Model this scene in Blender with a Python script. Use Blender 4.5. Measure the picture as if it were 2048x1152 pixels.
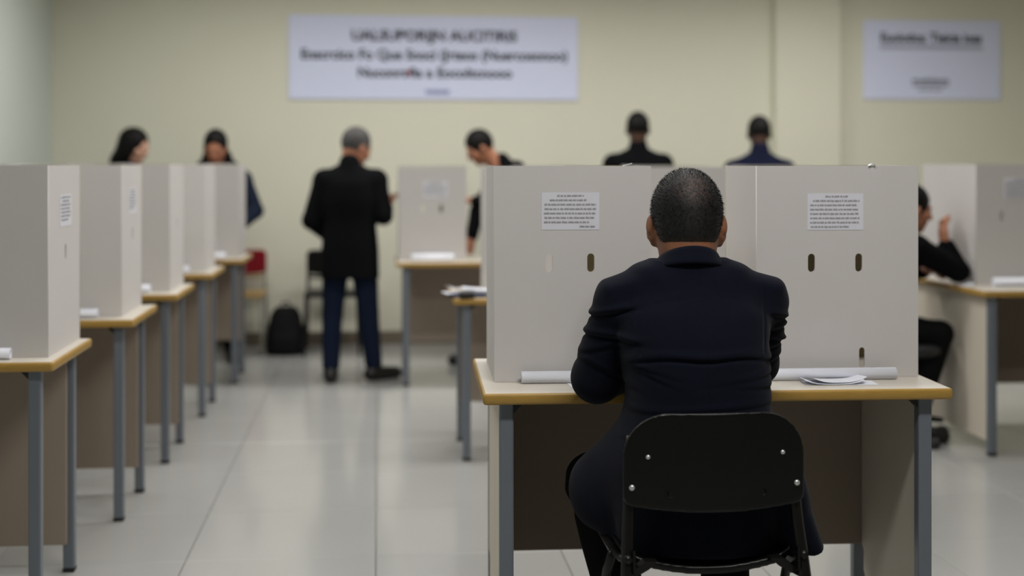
import bpy, bmesh, math, random
import numpy as np
from mathutils import Vector, Matrix, Euler

for _o in list(bpy.data.objects):
    bpy.data.objects.remove(_o, do_unlink=True)
random.seed(7)
RNG = np.random.default_rng(11)
SC = bpy.context.scene
COL = SC.collection
R = math.radians

# ------------------------------------------------------------------ camera
cam_d = bpy.data.cameras.new('camera')
cam = bpy.data.objects.new('camera', cam_d)
COL.objects.link(cam)
cam.location = (0.0, 0.0, 1.40)
cam.rotation_euler = (R(90), 0, R(-5.69))
cam_d.sensor_width = 36.0
cam_d.lens = 47.46
cam_d.shift_y = -0.1226
cam_d.clip_start = 0.05
cam_d.dof.use_dof = True
cam_d.dof.focus_distance = 3.50
cam_d.dof.aperture_fstop = 1.45
SC.camera = cam

# ------------------------------------------------------------------ world, exposure
wd = bpy.data.worlds.new('room_world')
SC.world = wd
wd.use_nodes = True
wd.node_tree.nodes['Background'].inputs[0].default_value = (0.75, 0.82, 0.9, 1)
wd.node_tree.nodes['Background'].inputs[1].default_value = 0.05
SC.view_settings.view_transform = 'Standard'
SC.view_settings.look = 'None'
SC.view_settings.gamma = 1.0
SC.view_settings.use_curve_mapping = False
SC.view_settings.exposure = 0.0
LAMP_W = 26.0          # watts of every ceiling lamp that is switched on

# ------------------------------------------------------------------ materials
MATS = {}
def srgb(r, g, b):
    f = lambda c: (c / 12.92 if c <= .04045 else ((c + .055) / 1.055) ** 2.4)
    return (f(r / 255), f(g / 255), f(b / 255), 1)

def mat(name, col, rough=.6, spec=.3, metal=0.0, noise=0.0, nscale=20.0, bump=0.0, bscale=200.0,
        coat=0.0, rand=0.0, stretch=None, sheen=0.0, col2=None):
    m = bpy.data.materials.new(name)
    m.use_nodes = True
    nt = m.node_tree
    b = nt.nodes['Principled BSDF']
    b.inputs['Roughness'].default_value = rough
    b.inputs['Specular IOR Level'].default_value = spec
    b.inputs['Metallic'].default_value = metal
    b.inputs['Coat Weight'].default_value = coat
    if sheen:
        b.inputs['Sheen Weight'].default_value = sheen
    tc = nt.nodes.new('ShaderNodeTexCoord')
    mp = nt.nodes.new('ShaderNodeMapping')
    nt.links.new(tc.outputs['Object'], mp.inputs['Vector'])
    if stretch:
        mp.inputs['Scale'].default_value = stretch
    tx = nt.nodes.new('ShaderNodeTexNoise')
    tx.inputs['Scale'].default_value = nscale
    tx.inputs['Detail'].default_value = 4
    nt.links.new(mp.outputs[0], tx.inputs['Vector'])
    rp = nt.nodes.new('ShaderNodeMix')
    rp.data_type = 'RGBA'
    c = Vector(col[:3])
    lo = [max(0, v * (1 - noise)) for v in c]
    hi = [min(1, v * (1 + noise)) for v in c]
    if col2:
        lo, hi = list(col[:3]), list(col2[:3])
    rp.inputs[6].default_value = (*lo, 1)
    rp.inputs[7].default_value = (*hi, 1)
    nt.links.new(tx.outputs['Fac'], rp.inputs[0])
    src = rp.outputs[2]
    if rand:
        oi = nt.nodes.new('ShaderNodeObjectInfo')
        mr = nt.nodes.new('ShaderNodeMapRange')
        mr.inputs[3].default_value = 1 - rand
        mr.inputs[4].default_value = 1 + rand
        nt.links.new(oi.outputs['Random'], mr.inputs[0])
        mx = nt.nodes.new('ShaderNodeVectorMath')
        mx.operation = 'SCALE'
        nt.links.new(src, mx.inputs[0])
        nt.links.new(mr.outputs[0], mx.inputs['Scale'])
        src = mx.outputs[0]
    nt.links.new(src, b.inputs['Base Color'])
    if bump:
        t2 = nt.nodes.new('ShaderNodeTexNoise')
        t2.inputs['Scale'].default_value = bscale
        t2.inputs['Detail'].default_value = 3
        nt.links.new(mp.outputs[0], t2.inputs['Vector'])
        bp = nt.nodes.new('ShaderNodeBump')
        bp.inputs['Strength'].default_value = bump
        bp.inputs['Distance'].default_value = .002
        nt.links.new(t2.outputs['Fac'], bp.inputs['Height'])
        nt.links.new(bp.outputs[0], b.inputs['Normal'])
    MATS[name] = m
    return m

mat('wall_paint', srgb(218, 216, 199), .75, .2, noise=.02, nscale=3, bump=.05, bscale=90)
mat('wall_paint_side', srgb(203, 210, 204), .75, .2, noise=.02, nscale=3, bump=.05, bscale=90)
mat('ceiling_paint', srgb(225, 224, 216), .9, .1, noise=.02)
mat('baseboard_mat', srgb(120, 110, 96), .5, .3, noise=.05)
mat('grout', srgb(150, 148, 143), .8, .2, noise=.05)
mat('tile', srgb(169, 169, 167), .15, .45, noise=.035, nscale=2.2, rand=.02)
mat('card', srgb(200, 196, 194), .8, .15, noise=.025, nscale=6, bump=.12, bscale=60, stretch=(1, 1, 9))
mat('desk_top', srgb(208, 201, 189), .3, .4, noise=.02, nscale=14, stretch=(1, 6, 1))
mat('desk_edge', srgb(164, 130, 64), .38, .4, noise=.16, nscale=30, stretch=(1, 1, 6))
mat('kraft', srgb(150, 138, 104), .85, .1, noise=.05)
mat('modesty_shaded', srgb(146, 133, 120), .6, .2, noise=.03, nscale=9)  # taupe made darker to carry the shade under the desks
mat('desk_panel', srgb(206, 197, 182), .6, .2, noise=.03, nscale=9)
mat('steel_leg', srgb(110, 116, 124), .38, .4, metal=.15, noise=.03)
mat('black_plastic', srgb(30, 30, 32), .42, .4, noise=.08)
mat('chair_plastic', srgb(8, 8, 8), .34, .3, noise=.06, bump=.12, bscale=420)
mat('chair_tube', srgb(14, 13, 12), .35, .3, noise=.05)
mat('rivet_steel', srgb(205, 205, 205), .3, .5, metal=.7)
mat('paper', srgb(232, 234, 244), .7, .2, noise=.01)
mat('note_paper', srgb(214, 214, 222), .6, .2, noise=.02)
mat('ink', srgb(152, 150, 154), .8, .1)
mat('sign_white', srgb(216, 221, 246), .55, .3, noise=.015)
mat('sign_ink', srgb(38, 40, 48), .7, .2)
mat('sign_ink_grey', srgb(120, 122, 134), .7, .2)
mat('sign_blue', srgb(78, 96, 150), .7, .2)
mat('sign_red', srgb(190, 40, 60), .7, .2)
mat('suit', srgb(9, 12, 24), .85, .08, noise=.12, nscale=60, bump=.25, bscale=900, sheen=.04)
mat('suit_black', srgb(8, 9, 12), .85, .08, noise=.1, nscale=60)
mat('suit_navy', srgb(16, 20, 42), .85, .12, noise=.1, nscale=60)
mat('coat_navy', srgb(17, 26, 44), .8, .15, noise=.1, nscale=60)
mat('jeans', srgb(18, 27, 46), .85, .1, noise=.12, nscale=50)
mat('trousers_black', srgb(12, 12, 14), .85, .1, noise=.1, nscale=60)
mat('shoe_leather', srgb(20, 18, 17), .4, .4)
mat('shirt_white', srgb(220, 220, 226), .8, .2)
mat('skin_tan', srgb(128, 84, 60), .55, .3, noise=.08, nscale=25)
mat('skin_light', srgb(206, 160, 138), .55, .3, noise=.06, nscale=25)
mat('skin_mid', srgb(168, 114, 88), .55, .3, noise=.06, nscale=25)
mat('skin_dark', srgb(66, 44, 33), .55, .3, noise=.06, nscale=25)
mat('hair_black', srgb(13, 12, 11), .6, .15, noise=.25, nscale=120)
mat('hair_grey', srgb(66, 64, 64), .6, .3, noise=.3, nscale=120)
mat('lip', srgb(150, 84, 74), .5, .3)
mat('eye_dark', srgb(30, 24, 22), .3, .5)
mat('red_vinyl', srgb(132, 22, 34), .5, .3, noise=.06)
mat('ply', srgb(176, 146, 96), .5, .3, noise=.1, nscale=10, stretch=(1, 8, 1))
mat('cream_steel', srgb(150, 150, 140), .5, .3)
mat('bag_black', srgb(22, 22, 24), .8, .15, noise=.15, bump=.2, bscale=300)
mat('folder_navy', srgb(34, 42, 70), .5, .3)
mat('lamp_housing', srgb(230, 230, 228), .5, .3)
m = bpy.data.materials.new('lamp_diffuser'); m.use_nodes = True
m.node_tree.nodes['Principled BSDF'].inputs['Base Color'].default_value = (.9, .9, .88, 1)
m.node_tree.nodes['Principled BSDF'].inputs['Emission Color'].default_value = (1, .96, .88, 1)
m.node_tree.nodes['Principled BSDF'].inputs['Emission Strength'].default_value = 2.0
MATS['lamp_diffuser'] = m

# scalp hair of the seated man: black, thinning to brown scalp over the crown
def thin_hair():
    m = mat('hair_cropped', srgb(16, 15, 15), .6, .3, noise=.3, nscale=220, bump=.35, bscale=420)
    nt = m.node_tree
    b = nt.nodes['Principled BSDF']
    old = b.inputs['Base Color'].links[0].from_socket
    tc = nt.nodes['Texture Coordinate']
    d = nt.nodes.new('ShaderNodeVectorMath'); d.operation = 'DISTANCE'
    d.inputs[1].default_value = CROWN
    nt.links.new(tc.outputs['Object'], d.inputs[0])
    mr = nt.nodes.new('ShaderNodeMapRange')
    mr.inputs[1].default_value = .018; mr.inputs[2].default_value = .062
    mr.inputs[3].default_value = 1; mr.inputs[4].default_value = 0
    nt.links.new(d.outputs['Value'], mr.inputs[0])
    n = nt.nodes.new('ShaderNodeTexNoise'); n.inputs['Scale'].default_value = 150
    n.inputs['Detail'].default_value = 3
    nt.links.new(tc.outputs['Object'], n.inputs['Vector'])
    n2 = nt.nodes.new('ShaderNodeMapRange')
    n2.inputs[1].default_value = .42; n2.inputs[2].default_value = .62
    nt.links.new(n.outputs['Fac'], n2.inputs[0])
    mu = nt.nodes.new('ShaderNodeMath'); mu.operation = 'MULTIPLY'
    nt.links.new(mr.outputs[0], mu.inputs[0]); nt.links.new(n2.outputs[0], mu.inputs[1])
    mx = nt.nodes.new('ShaderNodeMix'); mx.data_type = 'RGBA'
    nt.links.new(mu.outputs[0], mx.inputs[0]); nt.links.new(old, mx.inputs[6])
    mx.inputs[7].default_value = srgb(66, 49, 43)
    sp = nt.nodes.new('ShaderNodeSeparateXYZ'); nt.links.new(tc.outputs['Object'], sp.inputs[0])
    zr = nt.nodes.new('ShaderNodeMapRange')              # clipped short towards the nape
    zr.inputs[1].default_value = 1.215; zr.inputs[2].default_value = 1.175
    zr.inputs[3].default_value = 0; zr.inputs[4].default_value = .6
    nt.links.new(sp.outputs['Z'], zr.inputs[0])
    m2 = nt.nodes.new('ShaderNodeMix'); m2.data_type = 'RGBA'
    nt.links.new(zr.outputs[0], m2.inputs[0]); nt.links.new(mx.outputs[2], m2.inputs[6])
    m2.inputs[7].default_value = srgb(84, 58, 44)
    nt.links.new(m2.outputs[2], b.inputs['Base Color'])

# ------------------------------------------------------------------ object helpers
def tag(o, label=None, cat=None, group=None, kind=None):
    if label: o['label'] = label
    if cat: o['category'] = cat
    if group: o['group'] = group
    if kind: o['kind'] = kind
    return o

def empty(name, loc, rz=0):
    o = bpy.data.objects.new(name, None)
    o.empty_display_size = .1
    COL.objects.link(o)
    o.location = loc
    o.rotation_euler = (0, 0, rz)
    return o

def link(name, me, m, parent=None, loc=(0, 0, 0), rot=(0, 0, 0), smooth=False):
    o = bpy.data.objects.new(name, me)
    COL.objects.link(o)
    if m and not me.materials:
        me.materials.append(MATS[m])
    if smooth:
        me.polygons.foreach_set('use_smooth', [True] * len(me.polygons))
    o.parent = parent
    o.location = loc
    o.rotation_euler = rot
    return o

class MB:
    def __init__(s): s.v = []; s.f = []
    def add(s, v, f):
        n = len(s.v)
        s.v += [tuple(p) for p in v]
        s.f += [tuple(i + n for i in q) for q in f]
        return s
    def box(s, lo, hi):
        (a, b, c), (d, e, g) = lo, hi
        return s.add([(a, b, c), (d, b, c), (d, e, c), (a, e, c), (a, b, g), (d, b, g), (d, e, g), (a, e, g)],
                     [(0, 3, 2, 1), (4, 5, 6, 7), (0, 1, 5, 4), (1, 2, 6, 5), (2, 3, 7, 6), (3, 0, 4, 7)])
    def rbox(s, lo, hi, r=.004, seg=2):
        bm = bmesh.new()
        bmesh.ops.create_cube(bm, size=1)
        sz = [h - l for l, h in zip(lo, hi)]
        for v in bm.verts:
            v.co = Vector([(l + h) / 2 + c * z for l, h, c, z in zip(lo, hi, v.co, sz)])
        bmesh.ops.bevel(bm, geom=list(bm.edges), offset=min(r, min(sz) * .49), segments=seg, affect='EDGES', profile=.5)
        bm.verts.index_update()
        s.add([v.co[:] for v in bm.verts], [[v.index for v in f.verts] for f in bm.faces])
        bm.free()
        return s
    def prism(s, pts, axis, a, b):
        """2D outline pts extruded between a and b along axis (0,1,2)"""
        n = len(pts)
        def mk(p, t):
            q = list(p); q.insert(axis, t); return tuple(q)
        v = [mk(p, a) for p in pts] + [mk(p, b) for p in pts]
        f = [tuple(range(n - 1, -1, -1)), tuple(range(n, 2 * n))]
        f += [(i, (i + 1) % n, n + (i + 1) % n, n + i) for i in range(n)]
        return s.add(v, f)
    def tube(s, path, r, n=10, flat=1.0):
        path = [Vector(p) for p in path]
        rs = r if isinstance(r, (list, tuple)) else [r] * len(path)
        rings = []
        for i, p in enumerate(path):
            d = (path[min(i + 1, len(path) - 1)] - path[max(i - 1, 0)]).normalized()
            u = d.cross(Vector((0, 1, 0)))
            if u.length < .1: u = d.cross(Vector((1, 0, 0)))
            u.normalize(); w = d.cross(u)
            rings.append([p + (u * math.cos(6.2832 * k / n) + w * math.sin(6.2832 * k / n) * flat) * rs[i] for k in range(n)])
        v = [q for ring in rings for q in ring]
        f = []
        for i in range(len(path) - 1):
            for k in range(n):
                f.append((i * n + k, i * n + (k + 1) % n, (i + 1) * n + (k + 1) % n, (i + 1) * n + k))
        f.append(tuple(range(n - 1, -1, -1)))
        f.append(tuple(range(len(v) - n, len(v))))
        return s.add(v, f)
    def lathe(s, prof, c=(0, 0, 0), n=20):
        v = []; f = []
        for r, z in prof:
            for k in range(n):
                a = 6.2832 * k / n
                v.append((c[0] + r * math.cos(a), c[1] + r * math.sin(a), c[2] + z))
        for i in range(len(prof) - 1):
            for k in range(n):
                f.append((i * n + k, i * n + (k + 1) % n, (i + 1) * n + (k + 1) % n, (i + 1) * n + k))
        f.append(tuple(range(n - 1, -1, -1))); f.append(tuple(range(len(v) - n, len(v))))
        return s.add(v, f)
    def mesh(s, name):
        me = bpy.data.meshes.new(name)
        me.from_pydata(s.v, [], s.f)
        bm = bmesh.new(); bm.from_mesh(me)
        bmesh.ops.recalc_face_normals(bm, faces=bm.faces)
        bm.to_mesh(me); bm.free()
        return me
    def build(s, name, m, parent=None, loc=(0, 0, 0), rot=(0, 0, 0), smooth=False):
        return link(name, s.mesh(name), m, parent, loc, rot, smooth)

def curve_mesh(name, loops, th):
    cu = bpy.data.curves.new(name, 'CURVE')
    cu.dimensions = '2D'; cu.fill_mode = 'BOTH'; cu.extrude = th / 2
    for lp in loops:
        sp = cu.splines.new('POLY')
        sp.points.add(len(lp) - 1)
        for q, p in zip(sp.points, lp): q.co = (p[0], p[1], 0, 1)
        sp.use_cyclic_u = True
    o = bpy.data.objects.new(name, cu)
    COL.objects.link(o)
    dg = bpy.context.evaluated_depsgraph_get()
    me = bpy.data.meshes.new_from_object(o.evaluated_get(dg))
    bpy.data.objects.remove(o); bpy.data.curves.remove(cu)
    me.name = name
    return me

def capsule_loop(cx, cz, w, h, n=7):
    r = w / 2; out = []
    for k in range(n): a = math.pi * k / (n - 1); out.append((cx + r * math.cos(a), cz + h / 2 - r + r * math.sin(a)))
    for k in range(n): a = math.pi + math.pi * k / (n - 1); out.append((cx + r * math.cos(a), cz - h / 2 + r + r * math.sin(a)))
    return out

PANELS = {}
def panel_mesh(w, h, th, holes):
    key = (w, h, th, tuple(holes))
    if key not in PANELS:
        PANELS[key] = curve_mesh('card_panel', [[(0, 0), (w, 0), (w, h), (0, h)]] + [capsule_loop(*q) for q in holes], th)
    return PANELS[key]

def text_mesh(name, txt, size, bold=0.0, width=None):
    cu = bpy.data.curves.new(name, 'FONT')
    cu.body = txt; cu.size = size; cu.align_x = 'CENTER'; cu.align_y = 'CENTER'
    cu.extrude = .0012; cu.offset = bold; cu.resolution_u = 3
    o = bpy.data.objects.new(name, cu); COL.objects.link(o)
    dg = bpy.context.evaluated_depsgraph_get()
    me = bpy.data.meshes.new_from_object(o.evaluated_get(dg))
    bpy.data.objects.remove(o); bpy.data.curves.remove(cu)
    if width:
        xs = [v.co.x for v in me.vertices]
        k = width / (max(xs) - min(xs)); c = (max(xs) + min(xs)) / 2
        for v in me.vertices: v.co.x = (v.co.x - c) * k
    return me

def words(me, gap):
    """one mesh for each word of a line of lettering"""
    n = len(me.vertices); par = list(range(n))
    def find(a):
        while par[a] != a: par[a] = par[par[a]]; a = par[a]
        return a
    for e in me.edges: par[find(e.vertices[0])] = find(e.vertices[1])
    isl = {}
    for i in range(n): isl.setdefault(find(i), []).append(i)
    items = sorted((min(me.vertices[i].co.x for i in v), max(me.vertices[i].co.x for i in v), k) for k, v in isl.items())
    groups = []; end = -1e9
    for a, b, k in items:
        if a - end > gap: groups.append(set())
        groups[-1].add(k); end = max(end, b)
    out = []
    for g in groups:
        ids = [i for k in g for i in isl[k]]; mp = {j: q for q, j in enumerate(ids)}
        w = bpy.data.meshes.new('lettering')
        w.from_pydata([me.vertices[i].co[:] for i in ids], [], [[mp[i] for i in p.vertices] for p in me.polygons if p.vertices[0] in mp])
        out.append(w)
    return out

# ------------------------------------------------------------------ signed-distance modelling (people, bags, moulded shells)
def _v(a): return np.asarray(a, dtype=np.float64)

class SDF:
    def __init__(s): s.p = []; s.post = None
    def _add(s, lo, hi, fn, k, op): s.p.append((_v(lo), _v(hi), fn, k, op)); return s
    def cone(s, a, b, ra, rb, k=.02, op='add', flat=None):
        a, b = _v(a), _v(b); ba = b - a; L = float(ba @ ba) + 1e-12; m = max(ra, rb)
        def fn(x, y, z):
            t = np.clip(((x - a[0]) * ba[0] + (y - a[1]) * ba[1] + (z - a[2]) * ba[2]) / L, 0, 1)
            return np.sqrt((x - a[0] - t * ba[0]) ** 2 + (y - a[1] - t * ba[1]) ** 2 + (z - a[2] - t * ba[2]) ** 2) - (ra + (rb - ra) * t)
        return s._add(np.minimum(a, b) - m, np.maximum(a, b) + m, fn, k, op)
    def chain(s, pts, rs, k=.02):
        for i in range(len(pts) - 1): s.cone(pts[i], pts[i + 1], rs[i], rs[i + 1], k)
        return s
    def ell(s, c, r, M=None, k=.02, op='add'):
        c, r = _v(c), _v(r); m = r.max()
        M = np.eye(3) if M is None else _v(M)
        def fn(x, y, z):
            X, Y, Z = x - c[0], y - c[1], z - c[2]
            q = [M[0, i] * X + M[1, i] * Y + M[2, i] * Z for i in range(3)]
            k0 = np.sqrt(sum((q[i] / r[i]) ** 2 for i in range(3)))
            k1 = np.sqrt(sum((q[i] / r[i] ** 2) ** 2 for i in range(3)))
            return k0 * (k0 - 1) / np.maximum(k1, 1e-6)
        return s._add(c - m, c + m, fn, k, op)
    def ecap(s, a, b, ra, rb, u, k=.02):
        """elliptic capsule: ra, rb = (half width along u, half depth)"""
        a, b, u = _v(a), _v(b), _v(u)
        d = b - a; L = np.linalg.norm(d); w = d / L
        u = u - w * (u @ w); u /= np.linalg.norm(u); v = np.cross(w, u); m = max(*ra, *rb)
        def fn(x, y, z):
            X, Y, Z = x - a[0], y - a[1], z - a[2]
            h = X * w[0] + Y * w[1] + Z * w[2]; t = np.clip(h / L, 0, 1)
            ru = ra[0] + (rb[0] - ra[0]) * t; rv = ra[1] + (rb[1] - ra[1]) * t
            qu = X * u[0] + Y * u[1] + Z * u[2]; qv = X * v[0] + Y * v[1] + Z * v[2]; qw = h - t * L
            return (np.sqrt((qu / ru) ** 2 + (qv / rv) ** 2 + (qw / np.minimum(ru, rv)) ** 2) - 1) * np.minimum(ru, rv)
        return s._add(np.minimum(a, b) - m, np.maximum(a, b) + m, fn, k, 'add')
    def loft(s, rings, e=2.4, k=.02, o=(0, 0, 0), M=None):
        """stack of superellipse rings (z, cx, cy, rx, ry) in a frame with origin o and axes M"""
        A = _v(rings); o = _v(o); M = np.eye(3) if M is None else _v(M)
        zz = A[:, 0]
        xs = ((A[:, 1] - A[:, 3]).min(), (A[:, 1] + A[:, 3]).max()); ys = ((A[:, 2] - A[:, 4]).min(), (A[:, 2] + A[:, 4]).max())
        c = [o + M @ _v((p, q, z)) for p in xs for q in ys for z in (zz[0], zz[-1])]
        fine = np.linspace(zz[0], zz[-1], 200)
        tab = []
        for j in range(1, 5):
            t = np.interp(fine, zz, A[:, j]); kern = np.hanning(25); kern /= kern.sum()
            tab.append(np.convolve(np.pad(t, 12, mode='edge'), kern, mode='valid'))
        def fn(x, y, z):
            X, Y, Z = x - o[0], y - o[1], z - o[2]
            q = [M[0, i] * X + M[1, i] * Y + M[2, i] * Z for i in range(3)]
            cx, cy, rx, ry = [np.interp(q[2], fine, t) for t in tab]
            rho = (np.abs((q[0] - cx) / rx) ** e + np.abs((q[1] - cy) / ry) ** e) ** (1 / e)
            return np.maximum((rho - 1) * np.minimum(rx, ry), np.maximum(q[2] - zz[-1], zz[0] - q[2]))
        return s._add(np.min(c, 0), np.max(c, 0), fn, k, 'add')
    def fn(s, lo, hi, f, k=.01, op='add'): return s._add(lo, hi, f, k, op)
    def cut(s, f, k=.004):                      # removes where f < 0
        s.p.append((None, None, f, k, 'sub')); return s
    def mesh(s, name, vox, origin=(0, 0, 0)):
        lo = np.min([p[0] for p in s.p if p[4] == 'add'], 0) - 3 * vox - .012
        hi = np.max([p[1] for p in s.p if p[4] == 'add'], 0) + 3 * vox + .012
        n = np.ceil((hi - lo) / vox).astype(int) + 1
        ax = [lo[i] + vox * np.arange(n[i]) for i in range(3)]
        D = np.full(n, .25, dtype=np.float32)
        for a, b, f, k, op in s.p:
            if a is None: a, b = lo, hi
            mg = 3 * vox + k * 1.2 + .01
            sl = tuple(slice(max(0, int((a[i] - mg - lo[i]) / vox)), min(n[i], int((b[i] + mg - lo[i]) / vox) + 2)) for i in range(3))
            x = ax[0][sl[0]][:, None, None]; y = ax[1][sl[1]][None, :, None]; z = ax[2][sl[2]][None, None, :]
            d = f(x, y, z)
            cur = D[sl]
            if op == 'add':
                h = np.clip(.5 + .5 * (cur - d) / k, 0, 1)
                D[sl] = cur * (1 - h) + d * h - k * h * (1 - h)
            else:
                D[sl] = np.maximum(cur, -d)
        if s.post is not None:
            D += s.post(ax[0][:, None, None], ax[1][None, :, None], ax[2][None, None, :]).astype(np.float32)
        V, Q = nets(D)
        V = V * vox + lo - _v(origin)
        return np_mesh(name, V, Q)

def nets(D):
    S = D < 0
    tot = sum(S[i:S.shape[0] - 1 + i, j:S.shape[1] - 1 + j, k:S.shape[2] - 1 + k].astype(np.int8)
              for i in (0, 1) for j in (0, 1) for k in (0, 1))
    idx = np.argwhere((tot > 0) & (tot < 8))
    acc = np.zeros((len(idx), 3)); cnt = np.zeros(len(idx))
    corners = [(i, j, k) for i in (0, 1) for j in (0, 1) for k in (0, 1)]
    for c0 in corners:
        for axis in range(3):
            if c0[axis]: continue
            c1 = list(c0); c1[axis] = 1
            d0 = D[tuple((idx + c0).T)]; d1 = D[tuple((idx + c1).T)]
            cr = (d0 < 0) != (d1 < 0)
            t = np.where(cr, d0 / np.where(cr, d0 - d1, 1), 0)
            p = np.tile(_v(c0), (len(idx), 1)); p[:, axis] += t
            acc += p * cr[:, None]; cnt += cr
    V = idx + acc / cnt[:, None]
    ids = np.full(tot.shape, -1, dtype=np.int64)
    ids[tuple(idx.T)] = np.arange(len(idx))
    quads = []
    for axis in range(3):
        b, c = [(1, 2), (2, 0), (0, 1)][axis]
        s0 = [slice(None)] * 3; s1 = [slice(None)] * 3
        s0[axis] = slice(0, -1); s1[axis] = slice(1, None)
        e = np.argwhere(S[tuple(s0)] != S[tuple(s1)])
        e = e[(e[:, b] > 0) & (e[:, c] > 0) & (e[:, b] < D.shape[b] - 1) & (e[:, c] < D.shape[c] - 1)]
        def cell(db, dc):
            q = e.copy(); q[:, b] -= db; q[:, c] -= dc
            return ids[tuple(q.T)]
        q = np.stack([cell(1, 1), cell(0, 1), cell(0, 0), cell(1, 0)], 1)
        inside = S[tuple(e.T)]
        q[~inside] = q[~inside][:, ::-1]
        quads.append(q)
    return V, np.concatenate(quads)

def np_mesh(name, V, Q):
    me = bpy.data.meshes.new(name)
    n = len(Q); w = Q.shape[1]
    me.vertices.add(len(V)); me.vertices.foreach_set('co', V.astype(np.float32).ravel())
    me.loops.add(n * w); me.loops.foreach_set('vertex_index', Q.astype(np.int32).ravel())
    me.polygons.add(n); me.polygons.foreach_set('loop_start', np.arange(0, n * w, w, dtype=np.int32))
    me.polygons.foreach_set('loop_total', np.full(n, w, dtype=np.int32))
    me.polygons.foreach_set('use_smooth', np.ones(n, dtype=bool))
    me.update(calc_edges=True); me.validate()
    return me

def rotm(yaw=0, pitch=0, roll=0):
    """yaw about z, then pitch (positive = nod forward, +y goes down), then roll about y"""
    return np.array(Matrix.Rotation(R(yaw), 3, 'Z') @ Matrix.Rotation(R(-pitch), 3, 'X') @ Matrix.Rotation(R(roll), 3, 'Y'))

# ================================================================== THE ROOM
XL, XR, YB, YF, HC = -2.44, 6.40, 10.47, -4.0, 3.00
def struct(name, mb, m):
    return tag(mb.build(name, m), kind='structure')

floor = struct('floor', MB().box((XL - .2, YF - .2, -.12), (XR + .2, YB + .2, -.012)), 'grout')
TS, J = .665, .0026
def tile_mesh():
    h = TS / 2 - J / 2; c = .0018
    v = [(-h, -h, -.012), (h, -h, -.012), (h, h, -.012), (-h, h, -.012), (-h, -h, -c), (h, -h, -c), (h, h, -c), (-h, h, -c),
         (-h + c, -h + c, 0), (h - c, -h + c, 0), (h - c, h - c, 0), (-h + c, h - c, 0)]
    f = [(8, 9, 10, 11)]
    for a in (0, 4):
        for i in range(4): f.append((a + i, a + (i + 1) % 4, a + 4 + (i + 1) % 4, a + 4 + i))
    me = bpy.data.meshes.new('tile'); me.from_pydata(v, [], f); me.materials.append(MATS['tile'])
    return me
TM = tile_mesh()
def spans(a, b, o):
    out = []; i = math.floor((a - o) / TS)
    while o + i * TS < b - .02:
        s, e = max(a, o + i * TS), min(b, o + (i + 1) * TS)
        if e - s > .02: out.append((s, e))
        i += 1
    return out
for (x0, x1) in spans(XL, XR, -.006):
    for (y0, y1) in spans(.84, YB, 4.828):
        t = link('floor_tile', TM, None, floor, ((x0 + x1) / 2, (y0 + y1) / 2, 0))
        t.scale = ((x1 - x0) / TS, (y1 - y0) / TS, 1)

struct('ceiling', MB().box((XL - .2, YF - .2, HC), (XR + .2, YB + .2, HC + .15)), 'ceiling_paint')
struct('wall_back', MB().box((XL - .2, YB, -.012), (XR + .2, YB + .2, HC)), 'wall_paint')
struct('wall_left', MB().box((XL - .2, YF, -.012), (XL, YB, HC)), 'wall_paint_side')
struct('wall_right', MB().box((XR, YF, -.012), (XR + .2, YB, HC)), 'wall_paint')
struct('wall_front', MB().box((XL - .2, YF - .2, -.012), (XR + .2, YF, HC)), 'wall_paint')
struct('trim_1', MB().rbox((3.12, YB - .10, 0), (3.65, YB + .05, HC), .004), 'wall_paint')
struct('baseboard_back', MB().rbox((XL, YB - .015, 0), (3.12, YB, .10), .004), 'baseboard_mat')
struct('baseboard_left', MB().rbox((XL, YF, 0), (XL + .015, YB - .015, .10), .004), 'baseboard_mat')
struct('baseboard_right', MB().rbox((3.65, YB - .015, 0), (XR, YB, .10), .004), 'baseboard_mat')

# recessed ceiling lamps
def ceiling_lamp(x, y, k, where):
    t = empty('ceiling_light', (x, y, HC))
    tag(t, 'white recessed fluorescent ceiling light, ' + where, 'ceiling light', 'ceiling lights')
    mb = MB()
    for lo, hi in (((-.62, -.17, -.03), (.62, -.15, 0)), ((-.62, .15, -.03), (.62, .17, 0)),
                   ((-.62, -.15, -.03), (-.60, .15, 0)), ((.60, -.15, -.03), (.62, .15, 0))):
        mb.box(lo, hi)
    mb.build('housing', 'lamp_housing', t)
    MB().box((-.60, -.15, -.012), (.60, .15, -.002)).build('diffuser', 'lamp_diffuser', t)
    ld = bpy.data.lights.new('tube_light', 'AREA')
    ld.shape = 'RECTANGLE'; ld.size = 1.18; ld.size_y = .28; ld.energy = LAMP_W * k
    ld.color = (1, .985, .96); ld.spread = R(178)
    lo = bpy.data.objects.new('tube_light', ld); COL.objects.link(lo)
    lo.parent = t; lo.location = (0, 0, -.02)
ceiling_lamp(.9, 2.0, 2.05, 'single lamp above the camera')
for y, row, ks in ((4.2, 'row above the near desks', (.60, .78, .06)), (6.3, 'row above the middle desks', (.75, 1.05, .45)),
                   (8.65, 'row nearest the back wall', (.9, 1.15, 1.3))):
    for x, side, k in zip((-.9, .9, 3.2), ('left column', 'middle column', 'right column'), ks):
        ceiling_lamp(x, y, k, row + ', ' + side)

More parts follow.
